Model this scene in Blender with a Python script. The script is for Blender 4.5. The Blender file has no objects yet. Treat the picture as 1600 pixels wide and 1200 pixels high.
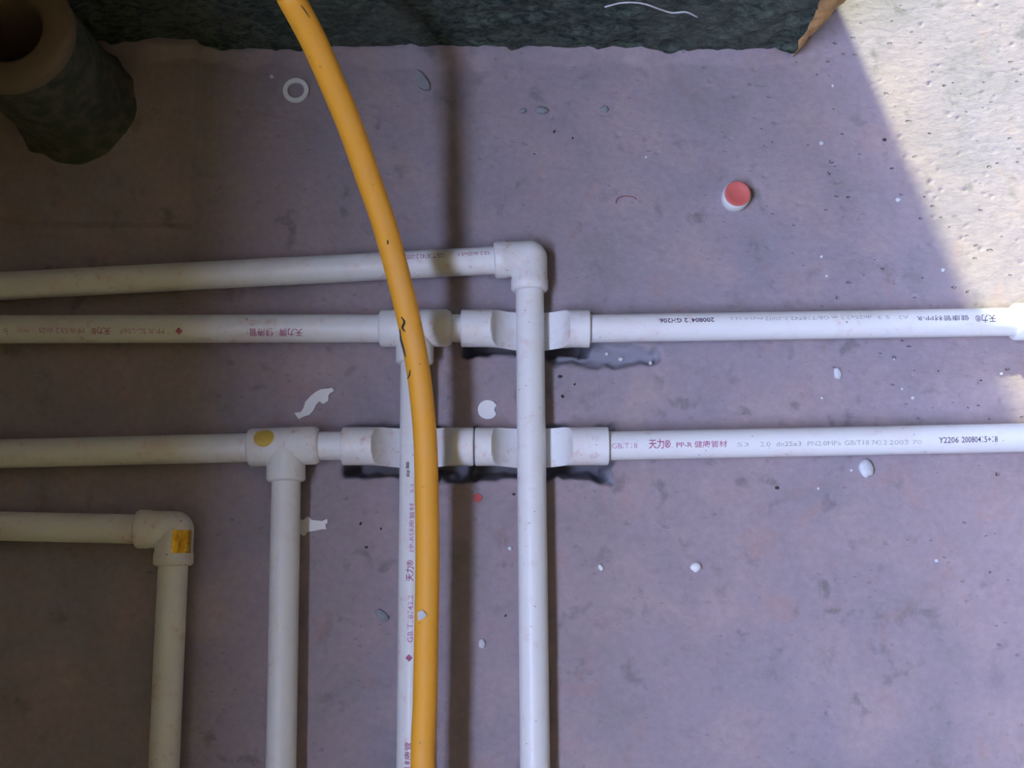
import bpy, bmesh, math, random
import numpy as np
from mathutils import Vector, Matrix, noise as mnoise

random.seed(7)
rng = np.random.default_rng(11)
scene = bpy.context.scene
COL = scene.collection

# ------------------------------------------------------------------ camera
F_PX = 1760.0                     # focal length for a 1600 x 1200 frame
TILT = math.radians(10.5)
CAM_H = 0.988
CAM = Vector((0.0, -CAM_H * math.tan(TILT), CAM_H))
cam_data = bpy.data.cameras.new('camera')
cam_data.sensor_width = 36.0
cam_data.lens = F_PX / 1600.0 * 36.0
cam_data.clip_start = 0.01
cam = bpy.data.objects.new('camera', cam_data)
COL.objects.link(cam)
cam.location = CAM
cam.rotation_euler = (TILT, 0, 0)
scene.camera = cam

def at(x, y, z=0.0):
    """photo pixel -> point of the place on the horizontal plane at height z"""
    d = Vector(((x - 800) / F_PX, (600 - y) / F_PX, -1.0))
    d = Matrix.Rotation(TILT, 3, 'X') @ d
    t = (z - CAM.z) / d.z
    return CAM + d * t

# ------------------------------------------------------------------ light
SKY = 49.0
SUN = 7.8
EXPOSURE = 0.0
world = bpy.data.worlds.new('sky')
scene.world = world
world.use_nodes = True
bg = world.node_tree.nodes['Background']
bg.inputs['Color'].default_value = (0.52, 0.61, 0.97, 1)
bg.inputs['Strength'].default_value = SKY

# the sun grazes the far corner of the partition wall
edge_a, edge_b = at(1340, 60), at(1530, 480)
sun_dir_xy = (edge_b - edge_a).normalized()
SUN_EL = math.radians(36)
sun_dir = Vector((sun_dir_xy.x * math.cos(SUN_EL), sun_dir_xy.y * math.cos(SUN_EL), -math.sin(SUN_EL)))
sun_data = bpy.data.lights.new('sun', 'SUN')
sun_data.energy = SUN
sun_data.color = (0.90, 1.0, 0.58)
sun_data.angle = math.radians(2.8)
sun = bpy.data.objects.new('sun', sun_data)
COL.objects.link(sun)
sun.rotation_euler = sun_dir.to_track_quat('-Z', 'Y').to_euler()
sun.location = (-2, 4, 4)

vs = scene.view_settings
vs.view_transform = 'Standard'
vs.look = 'None'
vs.exposure = EXPOSURE
vs.gamma = 1.0
vs.use_curve_mapping = False

# room dimensions
WALL_Y = at(760, 80).y                 # room-side foot of the partition wall
WALL_END = at(1246, 80).x
_t = (WALL_END - edge_a.x) / sun_dir_xy.x
WALL_Y2 = (edge_a + sun_dir_xy * _t).y  # far face of the partition wall
LEFT_X = -0.545
RIGHT_X = 3.0
FRONT_Y = -2.8
FAR_Y = 2.7
FAR_X = -1.7
CEIL = 2.6
T = 0.26
WIN = dict(y0=-1.40, y1=0.04, z0=1.25, z1=2.5)     # window of the left wall
WIN2 = dict(x0=-1.25, x1=0.20, z0=1.58, z1=2.4)       # window of the far wall

def portal(name, loc, rot, sx, sy):
    d = bpy.data.lights.new(name, 'AREA')
    d.shape = 'RECTANGLE'; d.size = sx; d.size_y = sy
    d.cycles.is_portal = True
    o = bpy.data.objects.new(name, d); COL.objects.link(o)
    o.location = loc; o.rotation_euler = rot
portal('window_portal', (LEFT_X - T, (WIN['y0'] + WIN['y1']) / 2, (WIN['z0'] + WIN['z1']) / 2),
       (0, -math.pi / 2, 0), WIN['z1'] - WIN['z0'], WIN['y1'] - WIN['y0'])
portal('far_window_portal', ((WIN2['x0'] + WIN2['x1']) / 2, FAR_Y + T, (WIN2['z0'] + WIN2['z1']) / 2),
       (-math.pi / 2, 0, 0), WIN2['x1'] - WIN2['x0'], WIN2['z1'] - WIN2['z0'])

# ------------------------------------------------------------------ materials
def new_mat(name):
    m = bpy.data.materials.new(name)
    m.use_nodes = True
    return m, m.node_tree.nodes, m.node_tree.links, m.node_tree.nodes['Principled BSDF']

def n_noise(N, L, vec, scale, detail=4, rough=0.55, dist=0.0):
    n = N.new('ShaderNodeTexNoise')
    n.inputs['Scale'].default_value = scale
    n.inputs['Detail'].default_value = detail
    n.inputs['Roughness'].default_value = rough
    n.inputs['Distortion'].default_value = dist
    L.new(vec, n.inputs['Vector'])
    return n.outputs['Fac']

def n_ramp(N, L, fac, a, b, ca=0.0, cb=1.0):
    r = N.new('ShaderNodeMapRange')
    r.clamp = True
    r.inputs['From Min'].default_value = a
    r.inputs['From Max'].default_value = b
    r.inputs['To Min'].default_value = ca
    r.inputs['To Max'].default_value = cb
    L.new(fac, r.inputs['Value'])
    return r.outputs['Result']

def n_mix(N, L, fac, a, b):
    m = N.new('ShaderNodeMix')
    m.data_type = 'RGBA'
    if isinstance(fac, float): m.inputs['Factor'].default_value = fac
    else: L.new(fac, m.inputs['Factor'])
    for i, c in ((6, a), (7, b)):
        if isinstance(c, tuple): m.inputs[i].default_value = (*c, 1)
        else: L.new(c, m.inputs[i])
    return m.outputs[2]

def n_bump(N, L, h, strength, dist, normal=None):
    b = N.new('ShaderNodeBump')
    b.inputs['Strength'].default_value = strength
    b.inputs['Distance'].default_value = dist
    L.new(h, b.inputs['Height'])
    if normal is not None: L.new(normal, b.inputs['Normal'])
    return b.outputs['Normal']

def n_vec(N, L, scale=(1, 1, 1), rot=(0, 0, 0), kind='Object'):
    t = N.new('ShaderNodeTexCoord')
    m = N.new('ShaderNodeMapping')
    m.inputs['Scale'].default_value = scale
    m.inputs['Rotation'].default_value = rot
    L.new(t.outputs[kind], m.inputs['Vector'])
    return m.outputs['Vector']

def n_math(N, L, op, a, b=None):
    m = N.new('ShaderNodeMath'); m.operation = op
    for i, v in ((0, a), (1, b)):
        if v is None: continue
        if isinstance(v, (int, float)): m.inputs[i].default_value = v
        else: L.new(v, m.inputs[i])
    return m.outputs[0]

def simple_mat(name, col, rough=0.6, var=0.0, var_col=None, scale=60, metallic=0.0, bump=0.0, spec=0.5):
    m, N, L, B = new_mat(name)
    B.inputs['Roughness'].default_value = rough
    B.inputs['Metallic'].default_value = metallic
    B.inputs['Specular IOR Level'].default_value = spec
    v = n_vec(N, L)
    f = n_noise(N, L, v, scale)
    vc = var_col or tuple(c * 0.6 for c in col)
    c = n_mix(N, L, n_ramp(N, L, f, 0.42, 0.68, 0.0, var), col, vc)
    L.new(c, B.inputs['Base Color'])
    if bump: L.new(n_bump(N, L, f, bump, 0.002), B.inputs['Normal'])
    return m

# concrete floor: brown-grey, dusty, blotched, with air-bubble pits and trowel marks
def floor_material():
    m, N, L, B = new_mat('screed_floor')
    v = n_vec(N, L)
    big = n_noise(N, L, v, 3.2, 5, 0.6)
    mid = n_noise(N, L, v, 13.0, 6, 0.62, 0.4)
    fine = n_noise(N, L, v, 150.0, 4, 0.6)
    c = n_mix(N, L, n_ramp(N, L, big, 0.38, 0.62), (0.320, 0.278, 0.322), (0.360, 0.288, 0.306))
    c = n_mix(N, L, n_ramp(N, L, mid, 0.50, 0.68, 0.0, 0.75), c, (0.420, 0.335, 0.340))
    c = n_mix(N, L, n_ramp(N, L, mid, 0.47, 0.30, 0.0, 0.75), c, (0.262, 0.236, 0.252))
    # dark drips and splashes
    sp = n_noise(N, L, v, 42.0, 4, 0.55, 0.3)
    sp_mask = n_ramp(N, L, n_noise(N, L, v, 5.0, 2, 0.5), 0.36, 0.56)
    spf = n_math(N, L, 'MULTIPLY', n_ramp(N, L, sp, 0.58, 0.70, 0.0, 0.62), sp_mask)
    c = n_mix(N, L, spf, c, (0.15, 0.145, 0.15))
    # reddish brick dust
    rd = n_noise(N, L, n_vec(N, L, (1, 1, 1), (0, 0, 0.6)), 21.0, 5, 0.7, 0.8)
    c = n_mix(N, L, n_ramp(N, L, rd, 0.56, 0.72, 0.0, 0.42), c, (0.42, 0.25, 0.22))
    c = n_mix(N, L, n_ramp(N, L, fine, 0.30, 0.70, 0.22, 0.0), c, (0.12, 0.11, 0.11))
    ch = N.new('ShaderNodeAttribute'); ch.attribute_name = 'cut_depth'
    c = n_mix(N, L, n_math(N, L, 'MULTIPLY', ch.outputs['Fac'], 0.75), c, (0.250, 0.258, 0.305))  # bluer, greyer tint where the floor is cut deeper
    B.inputs['Roughness'].default_value = 0.82
    B.inputs['Specular IOR Level'].default_value = 0.25
    # relief: pits and trowel streaks
    co = N.new('ShaderNodeAttribute'); co.attribute_name = 'coarse'
    coarse = co.outputs['Fac']
    vo = N.new('ShaderNodeTexVoronoi'); vo.inputs['Scale'].default_value = 105.0
    vo.inputs['Randomness'].default_value = 1.0
    wob = N.new('ShaderNodeTexNoise'); wob.inputs['Scale'].default_value = 140.0
    L.new(n_vec(N, L), wob.inputs['Vector'])
    add = N.new('ShaderNodeVectorMath'); add.operation = 'MULTIPLY_ADD'
    add.inputs[1].default_value = (0.006, 0.006, 0.0)
    L.new(wob.outputs['Color'], add.inputs[0]); L.new(n_vec(N, L, (1, 1.9, 1), (0, 0, -0.35)), add.inputs[2])
    L.new(add.outputs[0], vo.inputs['Vector'])
    pick = N.new('ShaderNodeSeparateColor'); L.new(vo.outputs['Color'], pick.inputs[0])
    size = n_ramp(N, L, pick.outputs[0], 0.68, 1.0, 0.0, 0.26)
    pit = n_math(N, L, 'SUBTRACT', vo.outputs['Distance'], size)
    pit = n_ramp(N, L, pit, -0.10, 0.015)
    streak = n_noise(N, L, n_vec(N, L, (1, 1.9, 1), (0, 0, -0.45)), 95.0, 3, 0.55, 0.3)
    pit = n_math(N, L, 'MULTIPLY', pit, n_ramp(N, L, coarse, 0.0, 1.0, 0.14, 1.0))
    streak = n_math(N, L, 'MULTIPLY', streak, n_ramp(N, L, coarse, 0.0, 1.0, 0.45, 1.0))
    nrm = n_bump(N, L, streak, 0.6, 0.0022)
    nrm = n_bump(N, L, fine, 0.5, 0.0010, nrm)
    nrm = n_bump(N, L, pit, 1.0, 0.0034, nrm)
    L.new(nrm, B.inputs['Normal'])
    L.new(c, B.inputs['Base Color'])
    return m

def wall_material():
    # dark green-black waterproofing over rough mortar; plain render above it
    m, N, L, B = new_mat('stained_wall')
    v = n_vec(N, L)
    t = N.new('ShaderNodeTexCoord'); s = N.new('ShaderNodeSeparateXYZ')
    L.new(t.outputs['Object'], s.inputs[0])
    a = n_noise(N, L, n_vec(N, L, (1, 1, 1.6)), 85.0, 6, 0.75, 0.8)
    b = n_noise(N, L, v, 9.0, 4, 0.6)
    dark = n_mix(N, L, n_ramp(N, L, a, 0.40, 0.66), (0.015, 0.034, 0.026), (0.17, 0.22, 0.17))
    dark = n_mix(N, L, n_ramp(N, L, b, 0.50, 0.68, 0.0, 0.6), dark, (0.12, 0.13, 0.11))
    zz = n_math(N, L, 'ADD', s.outputs['Z'], n_math(N, L, 'MULTIPLY', b, 0.06))
    c = n_mix(N, L, n_ramp(N, L, zz, 0.36, 0.39), dark, (0.46, 0.41, 0.36))
    L.new(c, B.inputs['Base Color'])
    B.inputs['Roughness'].default_value = 0.9
    L.new(n_bump(N, L, a, 1.0, 0.007), B.inputs['Normal'])
    return m

def pipe_material(name, dust, seed):
    m, N, L, B = new_mat(name)
    v = n_vec(N, L)
    mp = N.new('ShaderNodeVectorMath'); mp.operation = 'ADD'
    mp.inputs[1].default_value = (seed, seed * 1.7, 0)
    L.new(v, mp.inputs[0]); v = mp.outputs[0]
    a = n_noise(N, L, v, 26.0, 5, 0.65, 0.7)
    b = n_noise(N, L, v, 120.0, 4, 0.6, 0.3)
    k = n_noise(N, L, v, 230.0, 2, 0.5)
    c = n_mix(N, L, n_ramp(N, L, a, 0.48, 0.70, 0.0, dust), (0.78, 0.785, 0.775), (0.70, 0.55, 0.52))
    f = n_math(N, L, 'MULTIPLY', n_ramp(N, L, b, 0.56, 0.70, 0.0, dust * 1.3), n_ramp(N, L, a, 0.40, 0.60))
    c = n_mix(N, L, f, c, (0.62, 0.33, 0.30))
    c = n_mix(N, L, n_ramp(N, L, k, 0.735, 0.76, 0.0, 0.7), c, (0.12, 0.11, 0.12))
    L.new(c, B.inputs['Base Color'])
    B.inputs['Roughness'].default_value = 0.38
    B.inputs['Specular IOR Level'].default_value = 0.4
    return m

def hose_material():
    m, N, L, B = new_mat('yellow_hose')
    v = n_vec(N, L)
    at_ = N.new('ShaderNodeAttribute'); at_.attribute_name = 'dust'
    a = n_noise(N, L, v, 45.0, 5, 0.65, 0.5)
    dustf = n_math(N, L, 'MULTIPLY', at_.outputs['Fac'], n_ramp(N, L, a, 0.30, 0.62, 0.25, 1.0))
    c = n_mix(N, L, n_math(N, L, 'MULTIPLY', dustf, 0.55), (0.93, 0.43, 0.035), (0.74, 0.50, 0.36))
    k = n_noise(N, L, v, 190.0, 3, 0.5)
    c = n_mix(N, L, n_ramp(N, L, k, 0.70, 0.74, 0.0, 0.5), c, (0.20, 0.12, 0.06))
    L.new(c, B.inputs['Base Color'])
    B.inputs['Roughness'].default_value = 0.58
    B.inputs['Specular IOR Level'].default_value = 0.3
    return m

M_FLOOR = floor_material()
M_WALL = wall_material()
M_PIPE = [pipe_material('white_pipe_dusty', 0.45, 0.3), pipe_material('white_pipe_clean', 0.28, 2.1)]
M_FIT = pipe_material('white_fitting', 0.55, 5.2)
M_HOSE = hose_material()
M_PLASTER = simple_mat('bare_brown_render', (0.50, 0.43, 0.235), 0.9, 0.4, (0.43, 0.37, 0.20), 4)
M_CEIL = simple_mat('ceiling_concrete', (0.47, 0.405, 0.225), 0.9, 0.3, None, 3)
M_MORTAR = simple_mat('bounce_tinted_mortar', (0.56, 0.33, 0.14), 0.9, 0.8, (0.30, 0.19, 0.09), 70, bump=0.8)  # orange of the bounced light is put into the mortar colour
M_INK = simple_mat('magenta_ink', (0.33, 0.035, 0.14), 0.6, 0.6, (0.55, 0.25, 0.36), 300)
M_INK_PALE = simple_mat('pale_magenta_ink', (0.47, 0.16, 0.34), 0.6, 0.7, (0.70, 0.55, 0.60), 260)
M_INK_DARK = simple_mat('dark_ink', (0.05, 0.03, 0.07), 0.6, 0.5, (0.20, 0.15, 0.22), 300)
M_INK_GREY = simple_mat('faded_grey_ink', (0.30, 0.30, 0.29), 0.7, 0.8, (0.62, 0.62, 0.60), 260)
M_WHITE = simple_mat('white_plastic', (0.80, 0.80, 0.79), 0.5, 0.2, (0.65, 0.60, 0.56), 50)
M_PALE = simple_mat('pale_chip', (0.60, 0.61, 0.63), 0.6, 0.5, (0.45, 0.45, 0.46), 120)
M_BLUE = simple_mat('blue_grey_chip', (0.26, 0.275, 0.29), 0.85, 0.6, (0.19, 0.20, 0.21), 90)
M_RED = simple_mat('red_plastic', (0.62, 0.13, 0.11), 0.5, 0.3, (0.50, 0.14, 0.13), 90)
M_REDCHIP = simple_mat('red_chip', (0.50, 0.07, 0.08), 0.6, 0.4, None, 200)
M_YSTICK = simple_mat('ochre_sticker', (0.62, 0.43, 0.08), 0.5, 0.4, (0.50, 0.34, 0.08), 100)
def foil_material():
    m, N, L, B = new_mat('gold_foil')
    f = n_noise(N, L, n_vec(N, L, (3.0, 1, 1)), 170.0, 3, 0.5, 0.4)
    L.new(n_mix(N, L, n_ramp(N, L, f, 0.40, 0.62), (0.95, 0.62, 0.10), (0.78, 0.44, 0.04)), B.inputs['Base Color'])
    B.inputs['Metallic'].default_value = 0.9
    B.inputs['Roughness'].default_value = 0.13
    L.new(n_bump(N, L, f, 0.6, 0.0012), B.inputs['Normal'])
    return m
M_GOLD = foil_material()
M_DRAIN = simple_mat('drain_rim', (0.20, 0.145, 0.10), 0.9, 0.7, (0.14, 0.11, 0.075), 30, bump=0.4)
M_MOSS = simple_mat('drain_mossy_mortar', (0.05, 0.065, 0.045), 0.95, 0.9, (0.12, 0.115, 0.085), 70, bump=1.0)
M_BLACK = simple_mat('scuff_black', (0.035, 0.03, 0.03), 0.7, 0.3, None, 200)
M_GROUND = simple_mat('ground', (0.22, 0.18, 0.12), 0.95, 0.5, None, 0.8)
M_FRAME = simple_mat('window_frame_aluminium', (0.55, 0.55, 0.56), 0.4, 0.2, None, 20)

# ------------------------------------------------------------------ object helpers
def link_mesh(name, me, mat, parent=None, smooth=None):
    me.materials.clear()
    me.materials.append(mat)
    if smooth is not None:
        me.polygons.foreach_set('use_smooth', [True] * len(me.polygons))
        if smooth < 180:
            me.set_sharp_from_angle(angle=math.radians(smooth))
    o = bpy.data.objects.new(name, me)
    COL.objects.link(o)
    if parent is not None:
        o.parent = parent
        o.matrix_parent_inverse = parent.matrix_basis.inverted()
    return o

def mesh(name, verts, faces, mat, parent=None, smooth=None):
    me = bpy.data.meshes.new(name)
    me.from_pydata([tuple(v) for v in verts], [], faces)
    me.update()
    return link_mesh(name, me, mat, parent, smooth)

def tag(o, label, cat, group=None):
    o['kind'] = 'thing'
    o['label'] = label; o['category'] = cat
    if group: o['group'] = group
    return o

def struct(o):
    o['kind'] = 'structure'
    return o

def empty(name, loc=(0, 0, 0)):
    e = bpy.data.objects.new(name, None)
    COL.objects.link(e)
    e.location = loc
    e.empty_display_size = 0.05
    return e

class MB:
    def __init__(self): self.v = []; self.f = []
    def add(self, verts, faces):
        n = len(self.v)
        self.v += [Vector(p) for p in verts]
        self.f += [tuple(i + n for i in f) for f in faces]
    def box(self, a, b):
        x0, y0, z0 = a; x1, y1, z1 = b
        self.add([(x0, y0, z0), (x1, y0, z0), (x1, y1, z0), (x0, y1, z0), (x0, y0, z1), (x1, y0, z1), (x1, y1, z1), (x0, y1, z1)],
                 [(0, 3, 2, 1), (4, 5, 6, 7), (0, 1, 5, 4), (1, 2, 6, 5), (2, 3, 7, 6), (3, 0, 4, 7)])
    def lathe(self, origin, axis, profile, seg=40, cap0=False, cap1=False):
        """profile: (distance along axis, radius)"""
        axis = Vector(axis).normalized()
        up = Vector((0, 0, 1)) if abs(axis.z) < 0.9 else Vector((1, 0, 0))
        s = up.cross(axis).normalized(); u = axis.cross(s).normalized()
        vs_, fs_ = [], []
        for d, r in profile:
            for k in range(seg):
                a = 2 * math.pi * k / seg
                vs_.append(Vector(origin) + axis * d + (s * math.cos(a) + u * math.sin(a)) * r)
        for i in range(len(profile) - 1):
            for k in range(seg):
                k2 = (k + 1) % seg
                fs_.append((i * seg + k, i * seg + k2, (i + 1) * seg + k2, (i + 1) * seg + k))
        if cap0: fs_.append(tuple(reversed(range(seg))))
        if cap1: fs_.append(tuple((len(profile) - 1) * seg + k for k in range(seg)))
        self.add(vs_, fs_)
    def sphere(self, c, r, seg=32, rings=16):
        prof = [(-r * math.cos(math.pi * i / rings), max(1e-5, r * math.sin(math.pi * i / rings))) for i in range(rings + 1)]
        self.lathe(c, (0, 0, 1), prof, seg)
    def build(self, name, mat, parent=None, smooth=None):
        return mesh(name, self.v, self.f, mat, parent, smooth)

# ------------------------------------------------------------------ floor
def value_noise(X, Y, scale, seed):
    r = np.random.default_rng(seed).random((256, 256))
    x, y = X * scale + 1000.0, Y * scale + 1000.0
    xi, yi = np.floor(x).astype(int), np.floor(y).astype(int)
    fx, fy = x - xi, y - yi
    fx, fy = fx * fx * (3 - 2 * fx), fy * fy * (3 - 2 * fy)
    g = lambda i, j: r[i % 256, j % 256]
    return (g(xi, yi) * (1 - fx) + g(xi + 1, yi) * fx) * (1 - fy) + (g(xi, yi + 1) * (1 - fx) + g(xi + 1, yi + 1) * fx) * fy - 0.5

def sstep(v, a, b):
    t = np.clip((v - a) / (b - a), 0, 1)
    return t * t * (3 - 2 * t)

PIPE_R = 0.0125
FIT_R = 0.0166
PIPE_Z = 0.0175

BRIDGES = [((720, 513), (922, 514)), ((535, 697), (741, 698)), ((742, 698), (951, 697))]

def floor_height(X, Y):
    H = value_noise(X, Y, 6, 1) * 0.0022 + value_noise(X, Y, 23, 2) * 0.0009 + value_noise(X, Y, 90, 3) * 0.0004
    H -= 0.0012
    global CUT
    H0 = H.copy()
    edge = value_noise(X, Y, 45, 4) * 0.009 + value_noise(X, Y, 130, 5) * 0.005
    # slots chiselled for the dipped crossovers
    for (a, b), hw in zip(BRIDGES, (0.0180, 0.0225, 0.0225)):
        pa, pb = at(*a, PIPE_Z), at(*b, PIPE_Z)
        c = (pa + pb) / 2; L = (pb - pa).length / 2
        d = np.maximum(np.abs(X - c.x) - (L + 0.001), np.abs(Y - (c.y - 0.004)) - hw) + edge
        H = np.where(True, H * 1.0 - 0.043 * (1 - sstep(d, -0.010, 0.003)), H)
    # shallow broken-out hollow beside the upper crossover
    p0, p1 = at(876, 545), at(1020, 557)
    u = np.clip(((X - p0.x) * (p1.x - p0.x) + (Y - p0.y) * (p1.y - p0.y)) / ((p1 - p0).length_squared), 0, 1)
    d = np.hypot(X - p0.x - u * (p1.x - p0.x), Y - p0.y - u * (p1.y - p0.y)) - 0.0185 * (1 - 0.45 * u) + edge * 0.8
    H -= 0.010 * (1 - sstep(d, -0.007, 0.0015))
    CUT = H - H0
    # mortar patch around the drain, a little proud of the floor
    q = at(300, 352)
    e2 = value_noise(X, Y, 30, 8) * 0.006
    d = np.maximum(X - q.x, -(Y - q.y)) + e2
    H += 0.0085 * (1 - sstep(d, -0.0015, 0.0015))
    # air-bubble pits
    r2 = np.random.default_rng(5)
    for k in range(2600):
        px, py = r2.uniform(-0.5, 0.62), r2.uniform(-0.4, 0.55)
        rr = r2.uniform(0.0008, 0.0024)
        if r2.random() > 0.13 + 0.6 * min(1, max(0, (px + 0.55 * py - 0.28) / 0.2)): continue
        m = (np.abs(X[0] - px) < 0.008).nonzero()[0]; n = (np.abs(Y[:, 0] - py) < 0.008).nonzero()[0]
        if len(m) == 0 or len(n) == 0: continue
        sl = np.ix_(n, m)
        aa = r2.uniform(-0.7, 0.2); ux, uy = X[sl] - px, Y[sl] - py
        dd = np.hypot(ux * math.cos(aa) - uy * math.sin(aa), (ux * math.sin(aa) + uy * math.cos(aa)) * r2.uniform(1.2, 2.4))
        H[sl] -= 0.0030 * np.exp(-(dd / rr) ** 2) * r2.uniform(0.4, 1.0)
    # fillet of mortar at the foot of the wall
    d = (Y - WALL_Y) + value_noise(X, Y, 40, 9) * 0.012
    H += 0.010 * sstep(d, -0.016, 0.0) * (1 - sstep(X, WALL_END - 0.03, WALL_END))
    return H

FX0, FX1, FY0, FY1 = LEFT_X, 0.72, -0.52, 0.66
STEP = 0.0015
xs = np.linspace(FX0, FX1, int((FX1 - FX0) / STEP) + 1)
ys = np.linspace(FY0, FY1, int((FY1 - FY0) / STEP) + 1)
X, Y = np.meshgrid(xs, ys)
H = floor_height(X, Y)
fade = np.minimum.reduce([(FX1 - X) / 0.03, (Y - FY0) / 0.03, (FY1 - Y) / 0.03, np.ones_like(X)])
H *= np.clip(fade, 0, 1)
nx, ny = len(xs), len(ys)
V = np.stack([X.ravel(), Y.ravel(), H.ravel()], 1)
idx = np.arange(nx * ny).reshape(ny, nx)
Q = np.stack([idx[:-1, :-1].ravel(), idx[:-1, 1:].ravel(), idx[1:, 1:].ravel(), idx[1:, :-1].ravel()], 1)
extra = np.array([(LEFT_X, FRONT_Y, 0), (RIGHT_X, FRONT_Y, 0), (RIGHT_X, FY0, 0), (LEFT_X, FY0, 0),
                  (FX1, FY0, 0), (RIGHT_X, FY0, 0), (RIGHT_X, FY1, 0), (FX1, FY1, 0),
                  (LEFT_X, FY1, 0), (RIGHT_X, FY1, 0), (RIGHT_X, FAR_Y, 0), (LEFT_X, FAR_Y, 0),
                  (FAR_X, WALL_Y2 - 0.05, 0), (LEFT_X, WALL_Y2 - 0.05, 0), (LEFT_X, FAR_Y, 0), (FAR_X, FAR_Y, 0)])
n0 = len(V)
V = np.concatenate([V, extra]); Q = np.concatenate([Q, n0 + np.arange(16).reshape(4, 4)])
me = bpy.data.meshes.new('floor')
me.vertices.add(len(V)); me.vertices.foreach_set('co', V.ravel())
me.loops.add(Q.size); me.loops.foreach_set('vertex_index', Q.ravel().astype(np.int32))
me.polygons.add(len(Q)); me.polygons.foreach_set('loop_start', np.arange(0, Q.size, 4, dtype=np.int32))
me.update(calc_edges=True); me.validate()
att = me.attributes.new('coarse', 'FLOAT', 'POINT')
att.data.foreach_set('value', np.concatenate([sstep(X + Y * 0.55 + value_noise(X, Y, 12, 31) * 0.12, 0.28, 0.50).ravel(), np.ones(16)]).astype(np.float32))
att = me.attributes.new('cut_depth', 'FLOAT', 'POINT')
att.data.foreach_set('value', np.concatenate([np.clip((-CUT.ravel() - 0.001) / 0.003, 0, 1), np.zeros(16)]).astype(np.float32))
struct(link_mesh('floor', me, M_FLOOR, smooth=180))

def ground_z(x, y):
    i = int(np.clip(round((x - FX0) / (FX1 - FX0) * (nx - 1)), 0, nx - 1))
    j = int(np.clip(round((y - FY0) / (FY1 - FY0) * (ny - 1)), 0, ny - 1))
    return float(H[max(0, j - 1):j + 2, max(0, i - 1):i + 2].max())

# ------------------------------------------------------------------ walls, ceiling, openings
# the partition wall, its room-side face rough
wx = np.arange(LEFT_X, WALL_END + 0.001, 0.0045)
wz = np.concatenate([np.arange(-0.01, 0.34, 0.0045), np.linspace(0.36, CEIL, 30)])
WX, WZ = np.meshgrid(wx, wz)
rough = value_noise(WX, WZ, 60, 21) * 0.007 + value_noise(WX, WZ, 150, 22) * 0.004 + value_noise(WX, WZ, 9, 23) * 0.006
rough *= np.clip((0.5 - WZ) / 0.2, 0.15, 1)
WYv = WALL_Y - rough * 0.9
wv = [(a, b, c) for a, b, c in zip(WX.ravel(), WYv.ravel(), WZ.ravel())]
m_, n_ = len(wx), len(wz)
wf = [(j * m_ + i, j * m_ + i + 1, (j + 1) * m_ + i + 1, (j + 1) * m_ + i) for j in range(n_ - 1) for i in range(m_ - 1)]
b = MB(); b.v = [Vector(p) for p in wv]; b.f = wf
b.box((LEFT_X, WALL_Y + 0.012, -0.01), (WALL_END - 0.004, WALL_Y2, CEIL))
wall_back = struct(b.build('wall_back', M_WALL, smooth=50))
# ragged mortar at the free end of the wall, orange bounce light painted in
ev, ef = [], []
zs = np.arange(0.0, 0.44, 0.006)
for j, z in enumerate(zs):
    w = 0.003 + min(0.030, max(0, z) * 0.24) + 0.004 * mnoise.noise((0, 3, z * 60))
    l = 0.002 + 0.006 * (mnoise.noise((4, 1, z * 45)) + 0.5)
    for k in range(9):
        t = k / 8
        xx = WALL_END - l + (w + l) * t
        yy = WALL_Y - 0.006 + 0.014 * t * t + 0.004 * mnoise.noise((xx * 140, 9, z * 140))
        ev.append((xx, yy, z))
    ev.append((WALL_END - 0.003, WALL_Y + 0.035, z))
for j in range(len(zs) - 1):
    for k in range(9):
        ef.append((j * 10 + k, j * 10 + k + 1, (j + 1) * 10 + k + 1, (j + 1) * 10 + k))
mesh('mortar_edge', ev, ef, M_MORTAR, wall_back, smooth=60)

def wall_with_hole(name, mk, u0, u1, h0, h1, z0, z1, mat):
    b = MB()
    for (a, c, p, q) in ((u0, h0, 0, CEIL), (h1, u1, 0, CEIL), (h0, h1, 0, z0), (h0, h1, z1, CEIL)):
        if c - a > 0.001: b.box(*mk(a, c, p, q))
    return struct(b.build(name, mat))
wall_with_hole('wall_left', lambda a, c, p, q: ((LEFT_X - T, a, p - 0.05 * (p == 0)), (LEFT_X, c, q)), FRONT_Y - T, WALL_Y2,
               WIN['y0'], WIN['y1'], WIN['z0'], WIN['z1'], M_PLASTER)
wall_with_hole('wall_far', lambda a, c, p, q: ((a, FAR_Y, p - 0.05 * (p == 0)), (c, FAR_Y + T, q)), FAR_X - T, RIGHT_X,
               WIN2['x0'], WIN2['x1'], WIN2['z0'], WIN2['z1'], M_PLASTER)
b = MB(); b.box((RIGHT_X, FRONT_Y - T, -0.05), (RIGHT_X + T, FAR_Y + T, CEIL)); struct(b.build('wall_right', M_PLASTER))
b = MB(); b.box((LEFT_X, FRONT_Y - T, -0.05), (RIGHT_X, FRONT_Y, CEIL)); struct(b.build('wall_front', M_PLASTER))
b = MB(); b.box((LEFT_X - T, FRONT_Y - T, CEIL), (RIGHT_X + T, WALL_Y2, CEIL + 0.15)); b.box((FAR_X - T, WALL_Y2, CEIL), (RIGHT_X + T, FAR_Y + T, CEIL + 0.15)); struct(b.build('ceiling', M_CEIL))
b = MB(); b.add([(-40, -40, -0.3), (40, -40, -0.3), (40, 40, -0.3), (-40, 40, -0.3)], [(0, 1, 2, 3)])
struct(b.build('ground', M_GROUND))
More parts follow.
